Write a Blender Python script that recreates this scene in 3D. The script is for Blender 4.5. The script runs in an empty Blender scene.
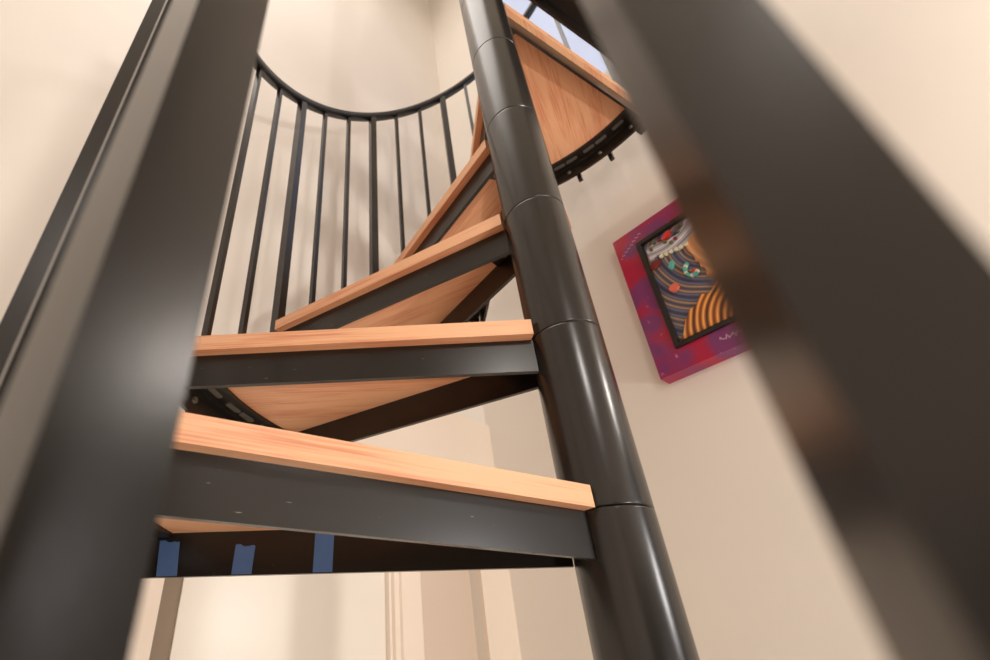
import bpy, bmesh, math, random
from mathutils import Vector, Matrix
random.seed(4)
SC = bpy.context.scene
COL = SC.collection
PI = math.pi
R = math.radians

# ------------------------------------------------------------------ materials
def nodes(name):
    m = bpy.data.materials.new(name); m.use_nodes = True
    nt = m.node_tree
    return m, nt, nt.nodes['Principled BSDF']

def lin(c):
    return tuple((v/12.92 if v <= .04045 else ((v+.055)/1.055)**2.4) for v in c) + (1,)

def S(r, g, b):
    return lin((r/255, g/255, b/255))

def plain(name, col, rough=.5, noise=.0, scale=20, metal=0, spec=.5, coat=0, bump=0, bscale=200):
    m, nt, b = nodes(name)
    b.inputs['Base Color'].default_value = col
    b.inputs['Roughness'].default_value = rough
    b.inputs['Metallic'].default_value = metal
    b.inputs['Specular IOR Level'].default_value = spec
    b.inputs['Coat Weight'].default_value = coat
    tc = nt.nodes.new('ShaderNodeTexCoord')
    if noise:
        n = nt.nodes.new('ShaderNodeTexNoise'); n.inputs['Scale'].default_value = scale
        n.inputs['Detail'].default_value = 4
        nt.links.new(tc.outputs['Object'], n.inputs['Vector'])
        mx = nt.nodes.new('ShaderNodeMix'); mx.data_type = 'RGBA'
        mx.inputs['A'].default_value = tuple(v*(1-noise) for v in col[:3]) + (1,)
        mx.inputs['B'].default_value = tuple(min(1, v*(1+noise)) for v in col[:3]) + (1,)
        nt.links.new(n.outputs['Fac'], mx.inputs['Factor'])
        nt.links.new(mx.outputs['Result'], b.inputs['Base Color'])
    if bump:
        n = nt.nodes.new('ShaderNodeTexNoise'); n.inputs['Scale'].default_value = bscale
        n.inputs['Detail'].default_value = 3
        nt.links.new(tc.outputs['Object'], n.inputs['Vector'])
        bp = nt.nodes.new('ShaderNodeBump'); bp.inputs['Strength'].default_value = bump
        bp.inputs['Distance'].default_value = .002
        nt.links.new(n.outputs['Fac'], bp.inputs['Height'])
        nt.links.new(bp.outputs['Normal'], b.inputs['Normal'])
    return m

def scuffed(name, col, rough, spec):
    """black paint with a fine orange-peel and a few pale scratches and specks"""
    m = plain(name, col, rough, .12, 35, spec=spec, bump=.018, bscale=320)
    nt = m.node_tree; b = nt.nodes['Principled BSDF']
    src = b.inputs['Base Color'].links[0].from_socket
    tc = nt.nodes.new('ShaderNodeTexCoord')
    mp = nt.nodes.new('ShaderNodeMapping'); mp.inputs['Scale'].default_value = (45, 160, 330)
    nt.links.new(tc.outputs['Object'], mp.inputs['Vector'])
    n = nt.nodes.new('ShaderNodeTexNoise'); n.inputs['Scale'].default_value = 1; n.inputs['Detail'].default_value = 2
    nt.links.new(mp.outputs['Vector'], n.inputs['Vector'])
    rp = nt.nodes.new('ShaderNodeValToRGB')
    rp.color_ramp.elements[0].position = .765; rp.color_ramp.elements[0].color = (0, 0, 0, 1)
    rp.color_ramp.elements[1].position = .80; rp.color_ramp.elements[1].color = (.75, .75, .75, 1)
    nt.links.new(n.outputs['Fac'], rp.inputs['Fac'])
    mx = nt.nodes.new('ShaderNodeMix'); mx.data_type = 'RGBA'
    nt.links.new(rp.outputs['Color'], mx.inputs['Factor'])
    nt.links.new(src, mx.inputs['A']); mx.inputs['B'].default_value = S(190, 180, 165)
    nt.links.new(mx.outputs['Result'], b.inputs['Base Color'])
    return m

def wood(name, dark, light):
    m, nt, b = nodes(name)
    tc = nt.nodes.new('ShaderNodeTexCoord')
    mp = nt.nodes.new('ShaderNodeMapping'); mp.inputs['Scale'].default_value = (2.2, 22, 40)
    nt.links.new(tc.outputs['Object'], mp.inputs['Vector'])
    n1 = nt.nodes.new('ShaderNodeTexNoise'); n1.inputs['Scale'].default_value = 1.6
    n1.inputs['Detail'].default_value = 3; n1.inputs['Distortion'].default_value = .8
    nt.links.new(mp.outputs['Vector'], n1.inputs['Vector'])
    mp2 = nt.nodes.new('ShaderNodeMapping'); mp2.inputs['Scale'].default_value = (10, 330, 520)
    nt.links.new(tc.outputs['Object'], mp2.inputs['Vector'])
    n2 = nt.nodes.new('ShaderNodeTexNoise'); n2.inputs['Scale'].default_value = 1.1
    n2.inputs['Detail'].default_value = 4
    nt.links.new(mp2.outputs['Vector'], n2.inputs['Vector'])
    add = nt.nodes.new('ShaderNodeMath'); add.operation = 'MULTIPLY_ADD'
    nt.links.new(n2.outputs['Fac'], add.inputs[0]); add.inputs[1].default_value = .9
    nt.links.new(n1.outputs['Fac'], add.inputs[2])
    rp = nt.nodes.new('ShaderNodeValToRGB')
    rp.color_ramp.elements[0].position = .68; rp.color_ramp.elements[0].color = dark
    rp.color_ramp.elements[1].position = 1.0; rp.color_ramp.elements[1].color = light
    nt.links.new(add.outputs[0], rp.inputs['Fac'])
    nt.links.new(rp.outputs['Color'], b.inputs['Base Color'])
    b.inputs['Roughness'].default_value = .38
    return m

M = {}
M['wall'] = plain('warm_white_paint', S(238, 230, 221), .55, .015, 6, bump=.05, bscale=90)
M['ceil'] = plain('ceiling_paint', S(240, 234, 222), .7, .01)
M['trim'] = plain('white_gloss_trim_paint', S(244, 229, 214), .35, .01)
M['door'] = plain('white_gloss_door_paint', S(242, 234, 222), .30, .01, spec=.7)
M['recess'] = plain('greige_panel', S(222, 204, 188), .5, .01)  # even tone, greyer than the door leaf
M['taupe'] = plain('taupe_strip', S(150, 132, 114), .6, .03)  # flat taupe strip left of the door leaf
M['floor'] = plain('pale_floor', S(210, 200, 188), .6, .03)
M['black'] = scuffed('satin_black_paint', S(25, 20, 16), .28, .55)
M['pole'] = plain('gloss_black_paint', S(25, 21, 18), .25, .1, 30, spec=.65, bump=.015, bscale=120)
M['rail'] = plain('satin_black_rail', S(30, 29, 28), .35, .1, 40)
M['dark_panel'] = plain('added_dark_panel', S(58, 46, 38), .4, .1)  # dark colour for an unseen board that darkens reflections
M['hall'] = plain('added_dark_hall', S(58, 48, 40), .6, .03)  # kept dark to deepen reflections in the near balusters
M['oak'] = wood('oiled_oak', S(216, 140, 104), S(238, 182, 140))
M['bolt'] = plain('zinc_bolt', S(150, 145, 135), .35, .1, 60, metal=.8)
M['tape'] = plain('blue_masking_tape', S(72, 100, 146), .7, .08, 80)
M['magenta'] = None
M['glass'] = plain('window_glass', S(225, 232, 245), .05)
M['upvc'] = plain('white_window_frame', S(235, 235, 238), .4, .01)
M['blackframe'] = plain('black_wood_frame', S(30, 24, 20), .4, .1)

def m_frame():
    m, nt, b = nodes('mottled_magenta_frame')
    tc = nt.nodes.new('ShaderNodeTexCoord')
    v = nt.nodes.new('ShaderNodeTexVoronoi'); v.inputs['Scale'].default_value = 15
    v.feature = 'SMOOTH_F1'
    nt.links.new(tc.outputs['Object'], v.inputs['Vector'])
    rp = nt.nodes.new('ShaderNodeValToRGB')
    rp.color_ramp.elements[0].position = .36; rp.color_ramp.elements[0].color = S(122, 52, 104)
    rp.color_ramp.elements[1].position = .52; rp.color_ramp.elements[1].color = S(170, 26, 62)
    nt.links.new(v.outputs['Distance'], rp.inputs['Fac'])
    n = nt.nodes.new('ShaderNodeTexNoise'); n.inputs['Scale'].default_value = 70
    nt.links.new(tc.outputs['Object'], n.inputs['Vector'])
    r2 = nt.nodes.new('ShaderNodeValToRGB')
    r2.color_ramp.elements[0].position = .68; r2.color_ramp.elements[0].color = (0, 0, 0, 1)
    r2.color_ramp.elements[1].position = .78; r2.color_ramp.elements[1].color = (1, 1, 1, 1)
    nt.links.new(n.outputs['Fac'], r2.inputs['Fac'])
    mx = nt.nodes.new('ShaderNodeMix'); mx.data_type = 'RGBA'
    nt.links.new(r2.outputs['Color'], mx.inputs['Factor'])
    nt.links.new(rp.outputs['Color'], mx.inputs['A']); mx.inputs['B'].default_value = S(205, 120, 150)
    nt.links.new(mx.outputs['Result'], b.inputs['Base Color'])
    b.inputs['Roughness'].default_value = .3
    return m
M['magenta'] = m_frame()

def swirl(name, cols, scale, distort, centre=(0, 0), squash=1):
    m, nt, b = nodes(name)
    tc = nt.nodes.new('ShaderNodeTexCoord')
    mp = nt.nodes.new('ShaderNodeMapping'); mp.inputs['Scale'].default_value = (1, 0, squash); mp.inputs['Location'].default_value = (-centre[0], 0, -centre[1]*squash)
    nt.links.new(tc.outputs['Object'], mp.inputs['Vector'])
    w = nt.nodes.new('ShaderNodeTexWave'); w.wave_type = 'RINGS'; w.rings_direction = 'SPHERICAL'
    w.inputs['Scale'].default_value = scale; w.inputs['Distortion'].default_value = distort
    w.inputs['Detail Scale'].default_value = .6; w.inputs['Detail'].default_value = 1
    nt.links.new(mp.outputs['Vector'], w.inputs['Vector'])
    rp = nt.nodes.new('ShaderNodeValToRGB'); rp.color_ramp.interpolation = 'LINEAR'
    e = rp.color_ramp.elements
    e[0].position = 0; e[0].color = cols[0]
    e[1].position = 1; e[1].color = cols[-1]
    for i, c in enumerate(cols[1:-1]):
        x = e.new((i+1)/(len(cols)-1)); x.color = c
    nt.links.new(w.outputs['Fac'], rp.inputs['Fac'])
    nt.links.new(rp.outputs['Color'], b.inputs['Base Color'])
    b.inputs['Roughness'].default_value = .3
    return m

# ------------------------------------------------------------------ helpers
def obj(name, bm, mat, parent=None, smooth=False, loc=None, rotz=0):
    bmesh.ops.recalc_face_normals(bm, faces=bm.faces)
    me = bpy.data.meshes.new(name); bm.to_mesh(me); bm.free()
    me.materials.append(mat)
    if smooth:
        for p in me.polygons: p.use_smooth = True
    o = bpy.data.objects.new(name, me); COL.objects.link(o)
    if parent: o.parent = parent
    if loc is not None: o.location = loc
    if rotz: o.rotation_euler = (0, 0, rotz)
    return o

def tag(o, label=None, cat=None, group=None, kind=None):
    if label: o['label'] = label
    if cat: o['category'] = cat
    if group: o['group'] = group
    if kind: o['kind'] = kind
    return o

def empty(name, loc=(0, 0, 0), rotz=0):
    o = bpy.data.objects.new(name, None); COL.objects.link(o)
    o.location = loc; o.rotation_euler = (0, 0, rotz); o.empty_display_size = .05
    return o

def copy_tree(o, parent=None):
    c = o.copy(); COL.objects.link(c); c.parent = parent
    for ch in list(o.children): copy_tree(ch, c)
    return c

def bevel(bm, w, seg=2):
    es = [e for e in bm.edges if len(e.link_faces) == 2 and e.calc_face_angle(0) > R(25)]
    if es:
        bmesh.ops.bevel(bm, geom=es, offset=w, segments=seg, affect='EDGES', profile=.5, clamp_overlap=True)

def prism(bm, pts, z0, z1):
    a = [bm.verts.new((x, y, z0)) for x, y in pts]
    b = [bm.verts.new((x, y, z1)) for x, y in pts]
    n = len(pts)
    bm.faces.new(a[::-1]); bm.faces.new(b)
    for i in range(n):
        bm.faces.new((a[i], a[(i+1) % n], b[(i+1) % n], b[i]))

def box(bm, x0, x1, y0, y1, z0, z1):
    prism(bm, [(x0, y0), (x1, y0), (x1, y1), (x0, y1)], z0, z1)

def mbox(*b, bv=0, seg=2):
    bm = bmesh.new(); box(bm, *b)
    if bv: bevel(bm, bv, seg)
    return bm

def lathe(bm, prof, n=64):
    rings = []
    for r, z in prof:
        rings.append([bm.verts.new((r*math.cos(2*PI*i/n), r*math.sin(2*PI*i/n), z)) for i in range(n)])
    for a, b in zip(rings, rings[1:]):
        for i in range(n):
            bm.faces.new((a[i], a[(i+1) % n], b[(i+1) % n], b[i]))
    bm.faces.new(rings[0][::-1]); bm.faces.new(rings[-1])

def disc(bm, c, axis, r, h, n=14):
    """short cylinder (a bolt head) starting at c along axis"""
    axis = Vector(axis).normalized(); c = Vector(c)
    u = axis.orthogonal().normalized(); v = axis.cross(u)
    A = [bm.verts.new(c + r*(math.cos(2*PI*i/n)*u + math.sin(2*PI*i/n)*v)) for i in range(n)]
    B = [bm.verts.new(c + axis*h + .85*r*(math.cos(2*PI*i/n)*u + math.sin(2*PI*i/n)*v)) for i in range(n)]
    bm.faces.new(A[::-1]); bm.faces.new(B)
    for i in range(n): bm.faces.new((A[i], A[(i+1) % n], B[(i+1) % n], B[i]))

# ------------------------------------------------------------------ the stair
H = .24                       # one riser
DTH = .5181917                # angle of one step
PH1 = 4.0398437               # heading of the front edge of the first tread in view
RP = .0468                    # column radius
def phi(k): return PH1 - (k-1)*DTH

R_IN, R_OUT = .0477, .549
E_F = .0243                   # nosing front
E_P = .0098                   # front plate face
E_B = -.0158                  # back plate
Z_TOP, Z_BOT, Z_PL = .0224, -.0016, -.0509
FR = DTH*.9939

def backpt(r, e):
    a = -FR
    return (r*math.cos(a)-e*math.sin(a), r*math.sin(a)+e*math.cos(a))

def arc(r, a0, a1, n):
    return [(r*math.cos(a0+(a1-a0)*i/n), r*math.sin(a0+(a1-a0)*i/n)) for i in range(n+1)]

def quad_prism(bm, p0, p1, p2, p3, z0, z1): prism(bm, [p0, p1, p2, p3], z0, z1)

def make_tread():
    t = empty('spiral_tread')
    # oak board
    bm = bmesh.new()
    eb = E_B - .012
    ro = math.hypot(R_OUT, E_F)
    a0 = math.asin(E_F/ro); b = backpt(R_OUT, eb); a1 = math.atan2(b[1], b[0])
    pts = [(R_IN, E_F)] + arc(ro, a0, a1, 22) + [backpt(R_IN, eb)] + arc(.0485, -FR*.85, -FR*.15, 5)
    prism(bm, pts, Z_BOT, Z_TOP)
    bevel(bm, .0018, 2)
    obj('tread_board', bm, M['oak'], t)
    # steel plates
    bm = bmesh.new(); quad_prism(bm, (.0465, E_P-.007), (.545, E_P-.007), (.545, E_P), (.0465, E_P), Z_PL, Z_BOT)
    bevel(bm, .0012, 2)
    obj('front_plate', bm, M['black'], t)
    bm = bmesh.new()
    quad_prism(bm, backpt(.0465, E_B), backpt(.545, E_B), backpt(.545, E_B+.006), backpt(.0465, E_B+.006), Z_PL, Z_BOT)
    bevel(bm, .0012, 2)
    obj('back_plate', bm, M['black'], t)
    # outer rim: an angle section, flange under the board and a curved upright
    bm = bmesh.new()
    a0 = .012; a1 = -FR - .015
    sec = [(.5034, Z_BOT), (.5034, Z_BOT-.006), (.540, Z_BOT-.007), (.542, Z_BOT-.012), (.543, Z_PL), (.549, Z_PL), (.549, Z_BOT)]
    rings = []
    for i in range(29):
        a = a0+(a1-a0)*i/28
        rings.append([bm.verts.new((r*math.cos(a), r*math.sin(a), z)) for r, z in sec])
    for p, q in zip(rings, rings[1:]):
        for i in range(len(sec)):
            j = (i+1) % len(sec); bm.faces.new((p[i], p[j], q[j], q[i]))
    bm.faces.new(rings[0]); bm.faces.new(rings[-1][::-1])
    rim = obj('outer_rim', bm, M['black'], t)
    # pale raised ovals stand in for the flange slots, then the bolts
    for f in (.16, .30, .50, .64, .84):
        a = -FR*f; bm = bmesh.new()
        pts = []
        for i in range(9): pts.append((.012+.005*math.cos(-PI/2+PI*i/8), .005*math.sin(-PI/2+PI*i/8)))
        for i in range(9): pts.append((-.012+.005*math.cos(PI/2+PI*i/8), .005*math.sin(PI/2+PI*i/8)))
        c, s = math.cos(a-PI/2), math.sin(a-PI/2)
        cx, cy = .5215*math.cos(a), .5215*math.sin(a)
        pts = [(cx+px*c-py*s, cy+px*s+py*c) for px, py in pts]
        prism(bm, pts, Z_BOT-.0085, Z_BOT-.006)
        obj('slot_oval', bm, M['bolt'], rim)
    for f in (.23, .57, .92):
        a = -FR*f; bm = bmesh.new()
        d = (-math.cos(a), -math.sin(a), 0)
        disc(bm, (.5425*math.cos(a), .5425*math.sin(a), -.030), d, .0055, .004)
        obj('bolt', bm, M['bolt'], t)
    # hub bracket under the board beside the column
    bm = bmesh.new()
    pts = arc(.047, -.03, -FR+.05, 8) + [backpt(.105, E_B+.007), (.105, E_P-.008)]
    prism(bm, pts, Z_BOT-.006, Z_BOT)
    br = obj('hub_bracket', bm, M['black'], t)
    for a, r in ((-.14, .088), (-FR+.2, .088)):
        bm = bmesh.new(); disc(bm, (r*math.cos(a), r*math.sin(a), Z_BOT-.006), (0, 0, -1), .0055, .005)
        obj('bolt', bm, M['bolt'], br)
    return t

tread_labels = {
 -1: 'oak spiral tread in a black steel pan, second one below the camera',
  0: 'oak spiral tread in a black steel pan, just under the camera',
  1: 'nearest and lowest oak spiral tread in view, with blue tape on its black back plate',
  2: 'oak spiral tread in black steel pan, next one above the tread with blue tape',
  3: 'oak spiral tread with its outer corner bare against the balusters, second above the taped one',
  4: 'narrow looking oak spiral tread leaning steeply left of the column, third above the taped tread',
  5: 'thin sliver of an oak tread half hidden behind the upper left side of the column',
  6: 'oak spiral tread seen from beneath right of the column, with black bolted curved rim',
}
proto = make_tread()
first = True
for k in (1, 2, 3, 4, 5, 6):
    t = proto if first else copy_tree(proto)
    first = False
    t.location = (0, 0, k*H); t.rotation_euler = (0, 0, phi(k))
    tag(t, tread_labels[k], 'stair tread', 'oak treads of the spiral stair')

# column with one sleeve per riser
FLOOR = -1.27
colm = empty('center_column', (0, 0, FLOOR))
tag(colm, 'glossy black steel center column of the spiral stair, ringed by seams', 'column')
bm = bmesh.new(); lathe(bm, [(.09, 0), (.09, .008), (RP, .009), (RP, -FLOOR-.0015), (RP-.0012, -FLOOR)])
obj('lower_shaft', bm, M['pole'], colm, smooth=False)
for k in range(0, 11):
    bm = bmesh.new()
    z = k*H - FLOOR
    lathe(bm, [(RP-.0016, z+.0002), (RP, z+.0016), (RP, z+.003), (RP, z+H-.003), (RP, z+H-.0012), (RP-.0016, z+H)], 96)
    o = obj('sleeve', bm, M['pole'], colm, smooth=True)
    for p in o.data.polygons:
        if abs(p.normal.z) > .3: p.use_smooth = False
for o in colm.children:
    for p in o.data.polygons:
        p.use_smooth = abs(p.normal.z) < .2

# balusters and handrail
RB = .5589
DBE = .0091
RAIL_H = .842
def on_circle(k, r=RB, e=DBE):
    a = phi(k)
    return Vector((r*math.cos(a)-e*math.sin(a), r*math.sin(a)+e*math.cos(a), 0))

def bal_mesh(w, length):
    bm = mbox(-w/2, w/2, -w/2, w/2, 0, length, bv=w*.16, seg=3)
    return bm

def base_and_top(k):
    f = k - math.floor(k+1e-6)
    kb = math.floor(k+1e-6)
    zt = k*H + Z_TOP + RAIL_H
    zb = (kb*H + Z_PL - .016) if f > .01 else ((k-1)*H + Z_PL - .005)
    return zb, zt

bal_lab = {
 -1/3: 'slim square black baluster right beside the lens, huge and blurred down the right side',
  0: 'thick black square baluster close to the lens, blurred down the left side',
  1/3: 'slim black baluster overlapped by the next one at the far left, nearer of that pair',
  2/3: 'slim black baluster forming the dark line at the far left, farther of that pair',
  1: 'thick square black baluster at the outer front corner of the taped tread',
  4/3: 'slim black baluster hidden behind the blurred left post, first up from the taped tread corner',
  5/3: 'slim black baluster hidden behind the blurred left post, second up from the taped tread corner',
  2: 'thick black baluster behind the blurred left post, one tread above the tape',
  7/3: 'leftmost of the slim black balusters against the wall, beside the blurred left post',
  8/3: 'second slim black baluster from the blurred left post, against the cream wall',
  3: 'thick black baluster rising from the outer corner of the second tread above the taped one',
  10/3: 'slim black baluster just right of the thick one at the exposed tread corner',
  11/3: 'slim black baluster just left of the thick one in the middle of the railing curve',
  4: 'thick black baluster at the lowest point of the railing curve in the middle',
  13/3: 'slim black baluster just right of the thick middle one',
  14/3: 'slim black baluster just left of the rightmost thick one before the column',
  5: 'thick black baluster nearest the column on its left',
  16/3: 'slim short looking black baluster touching the sliver of tread beside the column',
  17/3: 'slim black baluster behind the column, first beyond it',
  6: 'thick black baluster behind the column at the corner of the tread seen from beneath',
  19/3: 'slim black baluster poking below the curved rim, nearer the column',
  20/3: 'slim black baluster poking below the curved rim, farther from the column',
  7: 'thick black baluster at the corner of the dark upper landing',
}
cache = {}
n_bal = list(range(-1, 22))
for i in n_bal:
    k = i/3
    wide = i % 3 == 0
    zb, zt = base_and_top(k)
    key = (wide, i % 3)
    w = .0205 if wide else .0112
    if key not in cache:
        cache[key] = obj('thick_baluster' if wide else 'slim_baluster', bal_mesh(w, zt-zb), M['black'])
        o = cache[key]
    else:
        o = cache[key].copy(); COL.objects.link(o)
    p = on_circle(k, RB + {0: .0022, 1: -.006, 2: .0034}.get(i, 0)); o.location = (p.x + (.0013 if i == -1 else 0), p.y - (.0006 if i == -1 else 0), zb); o.rotation_euler = (0, 0, phi(k))
    lab = [v for kk, v in bal_lab.items() if abs(kk-k) < 1e-6][0]
    tag(o, lab, 'baluster', 'thick balusters of the stair railing' if wide else 'slim balusters of the stair railing')

def sweep(bm, pts, sec_fn, closed=False):
    rings = []
    for i, p in enumerate(pts):
        a = pts[max(i-1, 0)]; b = pts[min(i+1, len(pts)-1)]
        t = (b-a).normalized(); s = t.cross(Vector((0, 0, 1))).normalized(); u = s.cross(t)
        rings.append([bm.verts.new(p + s*x + u*y) for x, y in sec_fn])
    n = len(sec_fn)
    for p, q in zip(rings, rings[1:]):
        for i in range(n): bm.faces.new((p[i], p[(i+1) % n], q[(i+1) % n], q[i]))
    bm.faces.new(rings[0][::-1]); bm.faces.new(rings[-1])

bm = bmesh.new()
pts = []
for i in range(181):
    k = -1.6 + 8.75*i/180
    p = on_circle(k); pts.append(Vector((p.x, p.y, k*H + Z_TOP + RAIL_H + .009)))
sec = [(.014*math.cos(2*PI*i/12), .0105*math.sin(2*PI*i/12)) for i in range(12)]
sec = [(math.copysign(min(abs(x)*1.25, .0135), x), math.copysign(min(abs(y)*1.3, .010), y)) for x, y in sec]
sweep(bm, pts, sec)
tag(obj('stair_handrail', bm, M['rail'], smooth=True), 'curved black metal handrail winding above the balusters', 'handrail')

# upper landing
K7 = phi(7)
land = empty('upper_landing', (0, 0, 7*H), K7)
tag(land, 'dark steel upper landing with a thin oak edge, at the top right of the column', 'landing')
eL = -.022
def land_poly(r0, r1, e, a_end):
    return [(r0, e), (r1, e)] + [(r1*math.cos(a), r1*math.sin(a)) for a in [a_end*(i+1)/10 for i in range(10)]] + [(r0*math.cos(a_end), r0*math.sin(a_end))]
bm = bmesh.new(); prism(bm, land_poly(.056, .555, eL, -1.25), Z_BOT, Z_TOP); bevel(bm, .0015, 1)
obj('landing_board', bm, M['oak'], land)
bm = bmesh.new(); prism(bm, land_poly(.062, .550, eL-.005, -1.24), Z_BOT-.006, Z_BOT)
obj('steel_deck', bm, M['black'], land)
bm = bmesh.new(); prism(bm, [(.06, eL-.012), (.55, eL-.012), (.55, eL-.006), (.06, eL-.006)], Z_PL-.03, Z_BOT-.006)
obj('front_beam', bm, M['black'], land)
for a in (-.3, -.62, -.95):
    bm = bmesh.new()
    c, s = math.cos(a), math.sin(a)
    prism(bm, [(.09*c+.004*s, .09*s-.004*c), (.54*c+.004*s, .54*s-.004*c), (.54*c-.004*s, .54*s+.004*c), (.09*c-.004*s, .09*s+.004*c)], Z_PL-.02, Z_BOT-.006)
    obj('rib', bm, M['black'], land)

# blue tape on the back plate of the first tread
def tape(r, w, z0, z1, lean, label):
    a = phi(1) - FR
    th = .0006
    e0 = E_B + .0062
    bm = bmesh.new()
    n = 8
    bot = [(r - w/2 + lean + w*i/n, z0) for i in range(n+1)]
    top = [(r - w/2 + w*i/n, z1 + random.uniform(-.0018, .0018)) for i in range(n+1)]
    fr = [bm.verts.new((x, 0, z)) for x, z in bot]; ft = [bm.verts.new((x, 0, z)) for x, z in top]
    br = [bm.verts.new((x, th, z)) for x, z in bot]; bt = [bm.verts.new((x, th, z)) for x, z in top]
    for i in range(n):
        bm.faces.new((fr[i], fr[i+1], ft[i+1], ft[i])); bm.faces.new((br[i], bt[i], bt[i+1], br[i+1]))
        bm.faces.new((fr[i], br[i], br[i+1], fr[i+1])); bm.faces.new((ft[i], ft[i+1], bt[i+1], bt[i]))
    bm.faces.new((fr[0], ft[0], bt[0], br[0])); bm.faces.new((fr[-1], br[-1], bt[-1], ft[-1]))
    o = obj('masking_tape_strip', bm, M['tape'])
    o.rotation_euler = (0, 0, a)
    o.location = (-e0*math.sin(a), e0*math.cos(a), H)
    return tag(o, label, 'tape', 'blue tape strips on the lowest tread')
tape(.505, .024, Z_PL+.001, -.011, -.004, 'blue masking tape strip at the outer left end of the back plate')
tape(.414, .023, Z_PL+.001, -.018, .001, 'short torn blue masking tape strip in the middle of the three')
tape(.322, .022, Z_PL+.001, -.003, .001, 'blue masking tape strip nearest the column on the back plate')

# ------------------------------------------------------------------ the room, in a frame turned 60.5 degrees
AX = R(60.5)
exx = Vector((math.cos(AX), math.sin(AX), 0)); eyy = Vector((-math.sin(AX), math.cos(AX), 0))
DR, DB = .65, .726
U0 = -.5248                   # camera foot along the back wall
CEIL = 4.4
def room(name, bm, mat, kind='structure', parent=None):
    o = obj(name, bm, mat, parent)
    if parent is None: o.rotation_euler = (0, 0, AX)
    if kind and parent is None: o['kind'] = kind
    return o

HEAD = .62
v0, v1 = U0+.2250, U0+1.0557
bm = bmesh.new()
box(bm, -2.6, v0, DB, DB+.2, FLOOR, CEIL)
box(bm, v0, v1, DB, DB+.2, HEAD, CEIL)
box(bm, v1, DR+.2, DB, DB+.2, FLOOR, CEIL)
bmesh.ops.remove_doubles(bm, verts=bm.verts, dist=1e-5)
room('wall_back', bm, M['wall'])
# right wall with a window opening
WY0, WY1, WZ0, WZ1 = -.42, .40, 1.86, 3.15
bm = bmesh.new()
box(bm, DR, DR+.2, -.80, WY0, FLOOR, CEIL); box(bm, DR, DR+.2, -3.2, -.80, 1.25, CEIL)
box(bm, DR, DR+.2, WY1, DB, FLOOR, CEIL)
box(bm, DR, DR+.2, WY0, WY1, FLOOR, WZ0)
box(bm, DR, DR+.2, WY0, WY1, WZ1, CEIL)
room('wall_right', bm, M['wall'])
room('wall_left', mbox(-2.8, -2.6, -3.2, DB+.2, FLOOR, CEIL), M['wall'])
room('wall_front', mbox(-2.6, DR+.2, -3.4, -3.2, FLOOR, CEIL), M['wall'])
room('trim_6', mbox(-2.6, 2.4, -3.2, -3.17, FLOOR, .55), M['dark_panel'])  # unseen dark board, added to darken reflections low on the black steel
# unseen dark hall past the right wall, added so the black steel reflects dark
room('wall_unseen_hall', mbox(2.4, 2.6, -3.4, 0, FLOOR, CEIL), M['hall'])
room('wall_unseen_hall_side', mbox(DR+.2, 2.4, -.2, 0, FLOOR, CEIL), M['hall'])
room('wall_unseen_hall_front', mbox(DR+.2, 2.4, -3.4, -3.2, FLOOR, CEIL), M['hall'])
room('ceiling_unseen_hall', mbox(DR+.2, 2.6, -3.4, 0, 1.25, 1.35), M['hall'])
room('floor', mbox(-2.8, 2.6, -3.4, DB+.2, FLOOR-.1, FLOOR), M['floor'])
room('ceiling', mbox(-2.8, DR+.2, -3.4, DB+.2, CEIL, CEIL+.1), M['ceil'])

# door, casings, recessed panel
VL0, VL1, VC1 = U0+.2660, U0+.7437, U0+.8422
d = room('door_1', mbox(VL0, VL1, DB+.012, DB+.05, FLOOR+.008, HEAD-.002, bv=.002), M['door'])
bm = bmesh.new()
disc(bm, (VL1-.05, DB+.012, FLOOR+.98), (0, -1, 0), .026, .008, 24)
disc(bm, (VL1-.05, DB+.004, FLOOR+.98), (0, -1, 0), .010, .028, 18)
disc(bm, (VL1-.05, DB-.024, FLOOR+.98), (0, -1, 0), .024, .022, 24)
room('door_knob', bm, M['bolt'], None, d)
room('trim_1', mbox(v0, VL0, DB+.02, DB+.06, FLOOR, HEAD), M['taupe'])
bm = bmesh.new()
prof = [(VL1, DB+.018), (VL1+.006, DB+.002), (VL1+.012, DB+.002), (VL1+.016, DB-.006), (VL1+.03, DB-.006), (VL1+.034, DB-.012), (VC1-.004, DB-.012), (VC1, DB-.008), (VC1, DB+.12), (VL1, DB+.12)]
prism(bm, prof, FLOOR, HEAD)
room('trim_2', bm, M['trim'])
room('door_2', mbox(VC1, v1, DB+.03, DB+.1, FLOOR, HEAD), M['recess'])
room('trim_3', mbox(v1, DR, DB-.014, DB, FLOOR, .811, bv=.002), M['trim'])
room('trim_4', mbox(v0-.10, v1, DB-.014, DB, HEAD, .811, bv=.002), M['trim'])
room('trim_5', mbox(v0-.10, v0, DB-.014, DB, FLOOR, HEAD, bv=.002), M['trim'])

# window upstairs
w = room('window_1', mbox(DR+.06, DR+.066, WY0, WY1, WZ0, WZ1), M['glass'])
gm, nt, b = nodes('daylit_pane')
b.inputs['Base Color'].default_value = S(90, 95, 110)
b.inputs['Emission Color'].default_value = S(214, 221, 245)
b.inputs['Emission Strength'].default_value = .56
w.data.materials[0] = gm
bm = bmesh.new()
for y0, y1 in ((WY0, WY0+.035), (WY1-.035, WY1)): box(bm, DR+.02, DR+.09, y0, y1, WZ0, WZ1)
for z0, z1 in ((WZ0, WZ0+.035), (WZ1-.035, WZ1)): box(bm, DR+.02, DR+.09, WY0, WY1, z0, z1)
room('window_frame', bm, M['upvc'], None, w)

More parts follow.
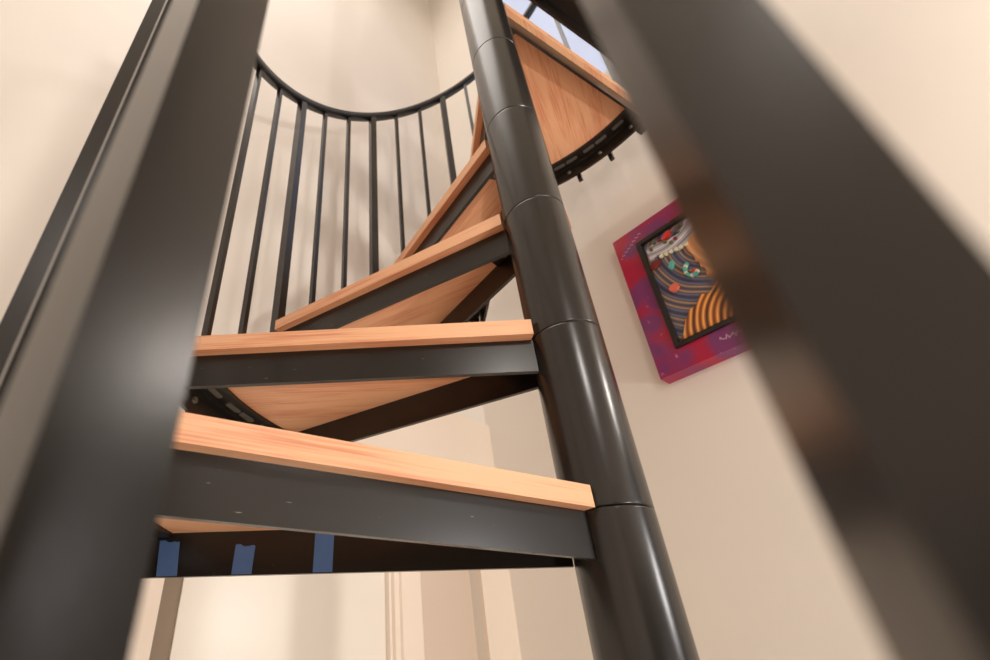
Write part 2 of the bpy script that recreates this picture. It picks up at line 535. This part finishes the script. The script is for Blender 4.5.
# ------------------------------------------------------------------ picture on the right wall
C = Vector((0, -.60292, .09485))
nC = exx.dot(C); yC = eyy.dot(C)
depth = .04
N = DR - depth - nC
yl = yC + N*math.tan(R(29.5-8.85))
PH, PW = .457, .40
zb = C.z + N/math.cos(R(29.5-8.85))*math.tan(R(26.1))
pic = empty('framed_picture', exx*DR + eyy*yl + Vector((0, 0, zb)), AX - PI/2)
tag(pic, 'framed mosaic picture with mottled magenta surround and black inner frame on the right wall', 'picture')
# local frame: x runs to the right in view, y into the wall (negative y is out of the wall), z up
def pbox(name, x0, x1, y0, y1, z0, z1, mat, parent=pic, bv=0):
    return obj(name, mbox(x0, x1, y0, y1, z0, z1, bv=bv), mat, parent)
FW = .056
bm = bmesh.new()
box(bm, 0, FW, -depth, 0, 0, PH); box(bm, PW-FW, PW, -depth, 0, 0, PH)
box(bm, FW, PW-FW, -depth, 0, 0, FW); box(bm, FW, PW-FW, -depth, 0, PH-FW, PH)
bmesh.ops.remove_doubles(bm, verts=bm.verts, dist=1e-6)
frame = obj('surround', bm, M['magenta'], pic)
bm = bmesh.new(); q = .011; f0, f1, g0, g1 = FW, PW-FW, FW, PH-FW
box(bm, f0, f0+q, -.046, -.005, g0, g1); box(bm, f1-q, f1, -.046, -.005, g0, g1)
box(bm, f0+q, f1-q, -.046, -.005, g0, g0+q); box(bm, f0+q, f1-q, -.046, -.005, g1-q, g1)
obj('inner_frame', bm, M['blackframe'], pic)
ax0, ax1, az0, az1 = f0+q, f1-q, g0+q, g1-q
panel = pbox('mosaic_panel', ax0, ax1, -.034, -.01, az0, az1, swirl('slate_swirl_glaze', [S(58, 60, 80), S(110, 116, 146), S(84, 68, 66), S(182, 148, 112), S(66, 70, 92)], 9, 5, (.20, .30), .8))
AW, AH = ax1-ax0, az1-az0
def flat(name, pts, mat, d, th=.004, parent=panel):
    bm = bmesh.new()
    a = [bm.verts.new((ax0+x*AW, -d, az0+z*AH)) for x, z in pts]
    b = [bm.verts.new((ax0+x*AW, -d-th, az0+z*AH)) for x, z in pts]
    n = len(pts)
    bm.faces.new(a); bm.faces.new(b[::-1])
    for i in range(n): bm.faces.new((a[i], a[(i+1) % n], b[(i+1) % n], b[i]))
    return obj(name, bm, mat, parent)
def blob(cx, cz, rx, rz, rot=0, n=16, wob=0):
    o = []
    for i in range(n):
        a = 2*PI*i/n; k = 1+random.uniform(-wob, wob)
        x, z = rx*k*math.cos(a), rz*k*math.sin(a)
        o.append((cx+x*math.cos(rot)-z*math.sin(rot), cz+x*math.sin(rot)+z*math.cos(rot)))
    return o
m_or = swirl('amber_swirl_glaze', [S(60, 42, 34), S(214, 118, 48), S(238, 190, 110), S(226, 140, 60), S(120, 60, 36)], 11, 4, (.30, .02), .9)
m_wh = swirl('silver_glaze', [S(120, 118, 128), S(206, 204, 214), S(160, 150, 150), S(230, 226, 232)], 14, 6, (.1, .5))
m_tan = swirl('peach_glaze', [S(224, 150, 98), S(240, 186, 130), S(206, 128, 84)], 10, 3, (.3, .3))
m_red = plain('red_glaze', S(206, 52, 44), .2, .1)
m_cor = plain('coral_glaze', S(222, 112, 92), .25, .1)
m_teal = plain('turquoise_glaze', S(92, 180, 170), .15, .1)
m_crm = plain('cream_glaze', S(226, 220, 190), .2, .1)
m_olv = plain('olive_glaze', S(96, 92, 56), .25, .1)
m_mar = plain('maroon_glaze', S(120, 36, 34), .3, .1)
# flowing amber locks at the bottom, silver band at the top, peach field at the right
flat('amber_band', [(.02, .02), (.98, .02), (.98, .36), (.80, .40), (.62, .36), (.45, .33), (.36, .27), (.29, .30), (.24, .24), (.17, .22), (.11, .16), (.07, .09)], m_or, .034)
flat('silver_band', [(.02, .80), (.10, .83), (.20, .78), (.32, .75), (.50, .80), (.80, .86), (.98, .92), (.98, .98), (.42, .98), (.34, .90), (.22, .90), (.12, .96), (.02, .93)], m_wh, .034)
flat('peach_field', [(.34, .76), (.44, .82), (.98, .84), (.98, .40), (.46, .40), (.40, .42), (.415, .46), (.41, .49), (.385, .51), (.39, .535), (.385, .56), (.365, .575), (.37, .60), (.375, .63), (.36, .66), (.345, .70)], m_tan, .034, .006)
flat('maroon_patch', blob(.05, .755, .055, .035, .3, 14, .15), m_mar, .034)
for x, z, rx, rz, rot, mat in ((.176, .66, .036, .020, .9, m_teal), (.127, .46, .042, .032, .1, m_cor), (.234, .945, .05, .022, .4, m_red),
                               (.33, .50, .024, .018, .5, m_red)):
    flat('tile', blob(x, z, rx, rz, rot, 14, .08), mat, .034, .009)
for i in range(11):
    a = 2.0+i*.34
    flat('bead', blob(.315+.052*math.cos(a), .535+.062*math.sin(a), .015, .012, 0, 10), (m_teal, m_crm, m_teal)[i % 3], .036, .008)
for i in range(8):
    flat('bead', blob(.07+.045*i, .90+.05*math.sin(i*1.1), .017, .013, 0, 10), (m_olv, m_olv, m_mar)[i % 3], .036, .008)
for i in range(6):
    flat('bead', blob(.13+.045*i, .79-.006*i, .019, .013, .3, 10), m_crm, .036, .007)
# pale dotted chain and signature-like scribble on the surround
m_ink = plain('pale_ink', S(226, 190, 205), .4)
bm = bmesh.new()
for i in range(15): disc(bm, (.010+.0046*i, -depth, PH-.068+.0030*i+(.0022 if i % 2 else -.0022)), (0, -1, 0), .0015, .0008, 8)
obj('dotted_chain', bm, m_ink, frame)
bm = bmesh.new()
pts = [Vector((.145+.0018*i, -depth-.0006, .030+.0075*math.sin(i*1.35)*math.cos(i*.37))) for i in range(34)]
sweep(bm, pts, [(.0006*math.cos(2*PI*i/5), .0006*math.sin(2*PI*i/5)) for i in range(5)])
obj('signature', bm, m_ink, frame)

# ------------------------------------------------------------------ light
def area(name, loc, target, size, power, col):
    l = bpy.data.lights.new(name, 'AREA'); l.shape = 'DISK'; l.size = size; l.energy = power; l.color = col
    o = bpy.data.objects.new(name, l); COL.objects.link(o); o.location = loc
    o.rotation_euler = (Vector(target)-Vector(loc)).to_track_quat('-Z', 'Y').to_euler()
    return o
def point(name, loc, rad, power, col):
    l = bpy.data.lights.new(name, 'POINT'); l.shadow_soft_size = rad; l.energy = power; l.color = col
    o = bpy.data.objects.new(name, l); COL.objects.link(o); o.location = loc
    return o
WARM = (1, .94, .88)
point('lamp_room', (.45, -.80, .88), .06, 5, WARM)
p = exx*.944 + eyy*(-2.4)
point('lamp_hall', (p.x, p.y, .45), .18, 36, (1, .96, .93))
p = exx*(-.1) + eyy*(-2.2)
point('underside_fill', (p.x, p.y, -.55), .07, 66, (1, .96, .91))  # added fill from below to brighten the tread undersides, no real fitting
point('wall_sconce_light', (1.17, -.06, .92), .05, 8.5, (1, .92, .84))
p = exx*(-.9) + eyy*(.1)
area('upper_fill', (p.x, p.y, 3.6), (p.x*.6, p.y*.6, 0), 1.6, 20, WARM)  # broad soft fill added high over the stair, not a modelled fitting

wd = bpy.data.worlds.new('World'); SC.world = wd; wd.use_nodes = True
wd.node_tree.nodes['Background'].inputs[0].default_value = (.75, .85, 1, 1)
wd.node_tree.nodes['Background'].inputs[1].default_value = .5

# ------------------------------------------------------------------ camera
YAW, PITCH, ROLL = -.43438477, .52332304, -.01710708
fw = Vector((math.sin(YAW)*math.cos(PITCH), math.cos(YAW)*math.cos(PITCH), math.sin(PITCH)))
r = Vector((math.cos(YAW), -math.sin(YAW), 0)); u = r.cross(fw)
c, s = math.cos(ROLL), math.sin(ROLL)
r, u = c*r+s*u, -s*r+c*u
cd = bpy.data.cameras.new('Camera'); cam = bpy.data.objects.new('Camera', cd); COL.objects.link(cam)
cam.matrix_world = Matrix(((r.x, u.x, -fw.x, C.x), (r.y, u.y, -fw.y, C.y), (r.z, u.z, -fw.z, C.z), (0, 0, 0, 1)))
cd.sensor_fit = 'HORIZONTAL'; cd.sensor_width = 36; cd.lens = 486.8727/990*36
cd.shift_x = (495-380.522)/990; cd.shift_y = (388.690-330)/990
cd.clip_start = .005; cd.clip_end = 50
cd.dof.use_dof = True; cd.dof.focus_distance = .58; cd.dof.aperture_fstop = 7.5
SC.camera = cam
SC.view_settings.view_transform = 'Standard'; SC.view_settings.look = 'None'
SC.view_settings.exposure = .46; SC.view_settings.gamma = 1
SC.view_settings.use_curve_mapping = False
